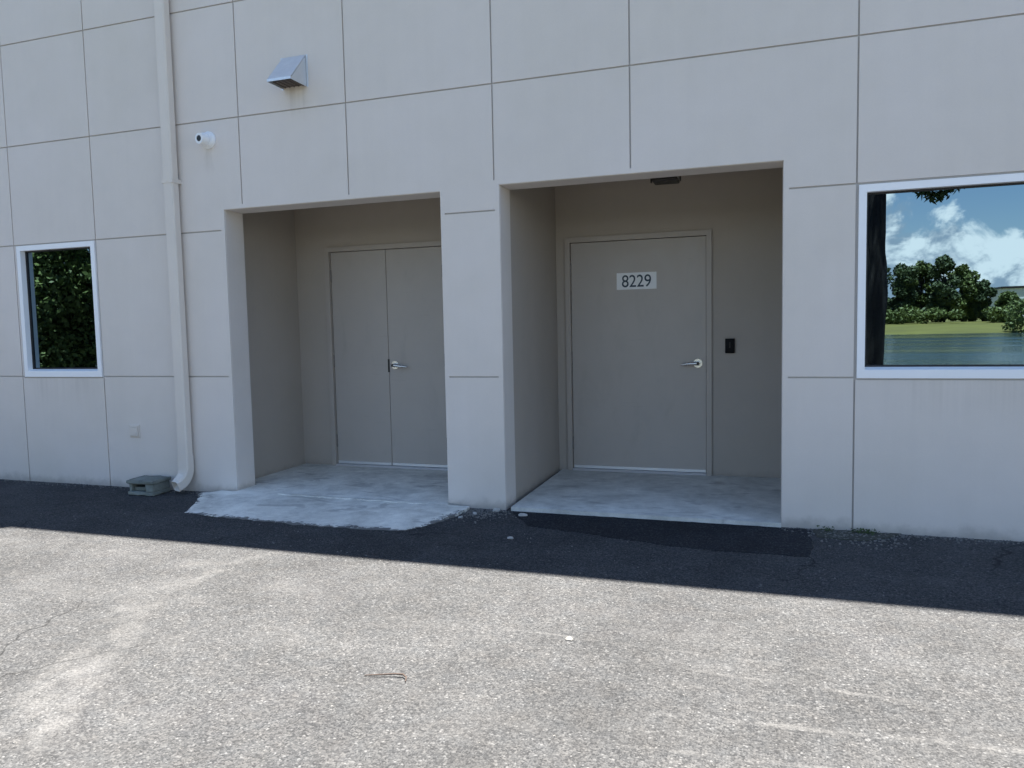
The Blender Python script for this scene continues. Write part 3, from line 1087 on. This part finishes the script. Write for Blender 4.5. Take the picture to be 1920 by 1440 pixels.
# small weeds
gv, gf = [], []
for _ in range(170):
    cx_ = rs.choice([.37, .55, .575, .60, .63]) + rs.gauss(0, .025)
    cy_ = -.03 - abs(rs.gauss(0, .022))
    h_ = rs.uniform(.006, .03)
    t = rs.uniform(0, 6.28)
    l_ = rs.uniform(.008, .02)
    b0 = len(gv)
    gv += [(cx_, cy_, h_), (cx_ + math.cos(t) * l_ * .5 - math.sin(t) * l_ * .3, cy_ + math.sin(t) * l_ * .5 + math.cos(t) * l_ * .3, h_ + rs.uniform(-.004, .01)),
           (cx_ + math.cos(t) * l_, cy_ + math.sin(t) * l_, h_ + rs.uniform(-.006, .006)), (cx_ + math.cos(t) * l_ * .5 + math.sin(t) * l_ * .3, cy_ + math.sin(t) * l_ * .5 - math.cos(t) * l_ * .3, h_ + rs.uniform(-.004, .01))]
    gf.append((b0, b0 + 1, b0 + 2, b0 + 3))
    gv += [(cx_ - .0008, cy_, 0.0), (cx_ + .0008, cy_, 0.0), (cx_, cy_ + .001, h_)]
    gf.append((b0 + 4, b0 + 5, b0 + 6))
tag(raw('weeds', gv, gf, M['weed']), 'tiny weeds sprouting at the wall foot below the right window', 'weeds', kind='stuff')


# ------------------------------------------------------------------ across the lot: what the windows mirror
def leaves(blobs, n, size, seed, flat=0.5):
    """leaf quads spread through ellipsoid blobs, denser towards their skins"""
    r_ = np.random.default_rng(seed)
    vol = np.array([b_[3] * b_[4] * b_[5] for b_ in blobs]) ** (2 / 3)
    pick = r_.choice(len(blobs), n, p=vol / vol.sum())
    bl = np.array(blobs)[pick]
    d = r_.normal(size=(n, 3))
    d /= np.linalg.norm(d, axis=1)[:, None]
    rad = r_.uniform(0.45, 1.08, n) ** 0.6
    c = bl[:, :3] + d * bl[:, 3:6] * rad[:, None]
    a = r_.normal(size=(n, 3)) + d * 0.3
    a /= np.linalg.norm(a, axis=1)[:, None]
    u = np.cross(a, r_.normal(size=(n, 3)))
    u /= np.linalg.norm(u, axis=1)[:, None]
    v = np.cross(a, u)
    s_ = size * r_.uniform(.6, 1.4, n)[:, None]
    q = np.stack([c - u * s_, c - v * s_ * flat, c + u * s_, c + v * s_ * flat], 1).reshape(-1, 3)
    return q, np.arange(4 * n).reshape(n, 4)


def crown_obj(blobs, n, size, seed, mat, parent, flat=0.5):
    q, f = leaves(blobs, n, size, seed, flat)
    o = raw('crown', q.tolist(), f.tolist(), mat)
    keep(o, parent)
    return o


def tree(name, x, y, z0, h, wdt, seed, mat, label, group, n=1400, size=0.55, trunk_r=0.22, low=0.25, cat='tree'):
    r_ = random.Random(seed)
    T = empty(name, (x, y, z0))
    tag(T, label, cat, group)
    bm_ = bmesh.new()
    tube(bm_, [(x, y, z0 - .3), (x + r_.uniform(-.1, .1), y, z0 + h * .3), (x + r_.uniform(-.3, .3), y, z0 + h * .7)], [trunk_r, trunk_r * .8, trunk_r * .35], 8)
    blobs = []
    for k in range(16):
        t = low + (.90 - low) * (k + r_.random()) / 16
        rr = wdt * .5 * (1 - abs(t - .5) * .9)
        bx_, by_ = x + r_.uniform(-rr, rr) * .8, y + r_.uniform(-rr, rr) * .8
        s_ = wdt * r_.uniform(.18, .30) * (1.1 - .35 * t)
        bz = z0 + h * t
        blobs.append((bx_, by_, min(bz, z0 + h - s_ * .8), s_, s_, s_ * .8))
        tube(bm_, [(x, y, z0 + h * max(.15, t - .3)), ((x + bx_) / 2, (y + by_) / 2, z0 + h * (t - .1)), (bx_, by_, bz)], [trunk_r * .4, trunk_r * .28, trunk_r * .1], 6)
    blobs.append((x, y, z0 + h * .86, wdt * .2, wdt * .2, h * .14))
    keep(finish('trunk', bm_, M['bark']), T)
    crown_obj(blobs, n, size, seed, mat, T)


# near tree whose dark trunk stands in the right window
T = empty('pine_tree', (1.70, -9.0, 0))
tag(T, 'dark trunked tree near the lot mirrored at the left edge of the right window', 'tree')
bm = bmesh.new()
ty = -9.0
rt = random.Random(21)
tp = [(1.66, ty, -.1), (1.665, ty, .6), (1.70, ty, 1.4), (1.72, ty, 1.9), (1.69, ty, 2.6), (1.685, ty, 3.4), (1.70, ty, 4.6), (1.78, ty + .05, 6.2), (1.72, ty, 8.2), (1.75, ty, 9.6)]
tube(bm, tp, [.24, .185, .18, .19, .172, .168, .16, .13, .09, .04], 14)
bmesh.ops.subdivide_edges(bm, edges=bm.edges[:], cuts=2, use_grid_fill=True)
for v in bm.verts:
    v.co += Vector((rt.uniform(-.012, .012), rt.uniform(-.012, .012), 0))
br = [(1.72, ty, 4.4, 3.2, ty + .1, 4.15), (1.75, ty, 5.2, .2, ty - .6, 5.9), (1.76, ty, 6.0, 3.4, ty - 1.2, 7.0), (1.75, ty, 6.6, .3, ty + 1.2, 7.6), (1.74, ty, 7.2, 2.4, ty + 1.4, 8.3), (1.74, ty, 5.6, 1.2, ty - 1.9, 6.3)]
for x0, y0, z0, x1, y1, z1 in br:
    tube(bm, [(x0, y0, z0), ((x0 + x1) / 2, (y0 + y1) / 2, (z0 + z1) / 2 + .2), (x1, y1, z1)], [.07, .05, .02], 8)
keep(finish('trunk', bm, M['bark'], smooth=True), T)
pb = [(2.62, ty, 3.70, .34, .3, .34)] * 2 + [(2.92, ty + .1, 3.78, .24, .3, .24), (2.62, ty, 3.70, .34, .3, .34), (2.35, ty, 4.05, .35, .4, .25), (3.35, ty + .1, 4.2, .3, .35, .22), (2.7, ty, 4.1, .4, .4, .25)]
pb += [(x1 + rt.uniform(-.5, .5), y1 + rt.uniform(-.5, .5), z1 + rt.uniform(.0, .6), .8, .8, .55) for _, _, _, x1, y1, z1 in br[1:] for _k in range(2)]
pb += [(1.7, ty, 9.3, .9, .9, .8), (1.3, ty, 8.6, .9, .9, .6)]
crown_obj(pb, 13000, .075, 5, M['oak'], T, .3)

# tall hedge that fills the left window
H = empty('hedge', (-16, -8.6, 0))
tag(H, 'tall dense green hedge across the lot mirrored in the left window', 'hedge')
rh = random.Random(9)
hb = []
for k in range(90):
    hx = rh.uniform(-24, -11.5)
    hz = rh.uniform(.5, 5.2)
    hb.append((hx, -9.0 + rh.uniform(-.9, .5) + .25 * hz, hz, rh.uniform(.6, 1.1), rh.uniform(.6, 1.0), rh.uniform(.5, .9)))
q, f = leaves(hb, 80000, .065, 77, .6)
keep(raw('crown', q.tolist(), f.tolist(), M['hedge']), H)
bm = bmesh.new()
for k in range(16):
    hx = -22.6 + k * .7
    tube(bm, [(hx, -8.8, -.05), (hx + rh.uniform(-.2, .2), -8.8 + rh.uniform(-.3, .3), 1.6), (hx + rh.uniform(-.4, .4), -8.8 + rh.uniform(-.4, .4), 3.6)], [.07, .05, .02], 7)
keep(finish('stems', bm, M['bark']), H)

# trees on the far bank, left to right as the window shows them
GF = 'trees on the far bank of the pond'
far = [(13, -176, 12.6, 11, 'far_a', 'tree across the pond mirrored hard behind the dark trunk, left side'),
       (21.0, -178, 12.8, 9, 'far_a', 'dark green tree across the pond, first right of the mirrored trunk'),
       (27.0, -180, 13.0, 8, 'far_a', 'dark bushy tree across the pond, second right of the mirrored trunk'),
       (31.5, -184, 13.6, 7, 'far_b', 'paler loose tree across the pond, third right of the mirrored trunk'),
       (35.0, -178, 14.2, 7, 'far_a', 'tallest pointed tree across the pond in the right window'),
       (38.8, -180, 12.2, 6.5, 'far_b', 'mid green tree just right of the tallest one across the pond'),
       (42.2, -178, 8.6, 5.5, 'far_a', 'lower round tree across the pond left of the pale building'),
       (45.0, -172, 5.8, 5.0, 'far_b', 'short bushy tree across the pond in front of the pale building')]
for i, (x_, y_, h_, wd_, mt_, lab) in enumerate(far):
    tree('bank_tree', x_, y_, 0.55, h_, wd_, 100 + i, M[mt_], lab, GF, 6000, .36, .25, .06)
# bushes along their feet: one mass
rq = random.Random(31)
bb = [(rq.uniform(-60, 46), rq.uniform(-174, -167), rq.uniform(.9, 2.4), rq.uniform(1.2, 2.6), 1.2, rq.uniform(.8, 1.8)) for _ in range(90)]
q, f = leaves(bb, 16000, .32, 5, .6)
tag(raw('undergrowth', q.tolist(), f.tolist(), M['far_b']), 'low bushes along the far bank of the pond', 'undergrowth', kind='stuff')
bb = [(rq.uniform(-260, 10), rq.uniform(-200, -180), rq.uniform(2, 9.5), rq.uniform(2.5, 4.5), 3, rq.uniform(1.8, 3)) for _ in range(240)]
bb += [(rq.uniform(60, 260), rq.uniform(-330, -300), rq.uniform(2, 9), rq.uniform(3, 6), 3, rq.uniform(1.8, 3)) for _ in range(140)]
bb += [(rq.uniform(36, 130), rq.uniform(-345, -325), rq.uniform(1.5, 9.5), rq.uniform(3, 5), 3, rq.uniform(1.5, 2.2)) for _ in range(150)]
q, f = leaves(bb, 42000, .8, 6, .6)
tag(raw('treeline', q.tolist(), f.tolist(), M['far_a']), 'far wood beyond the pond', 'woods', kind='stuff')
# shore bush at the right
tree('shore_bush', 36.8, -131.5, -.95, 5.0, 5.2, 300, M['far_b'], 'bush at the water edge of the pond mirrored at the right of the window', None, 900, .3, .1, .1, 'bush')
# pale building beyond the trees
Fb = empty('pale_building', (62, -212, .7))
tag(Fb, 'pale flat roofed building behind the trees across the pond', 'building')
box('wall', 53.6, 82, -225, -210, .4, 8.2, M['far_wall'], Fb)
box('roof', 53.3, 82.4, -225.4, -209.6, 8.2, 8.7, M['darkmetal'], Fb)
for k in range(5):
    box('window', 55 + k * 5.4, 57.4 + k * 5.4, -209.995, -209.9, 3.6, 5.6, M['lens'], Fb)
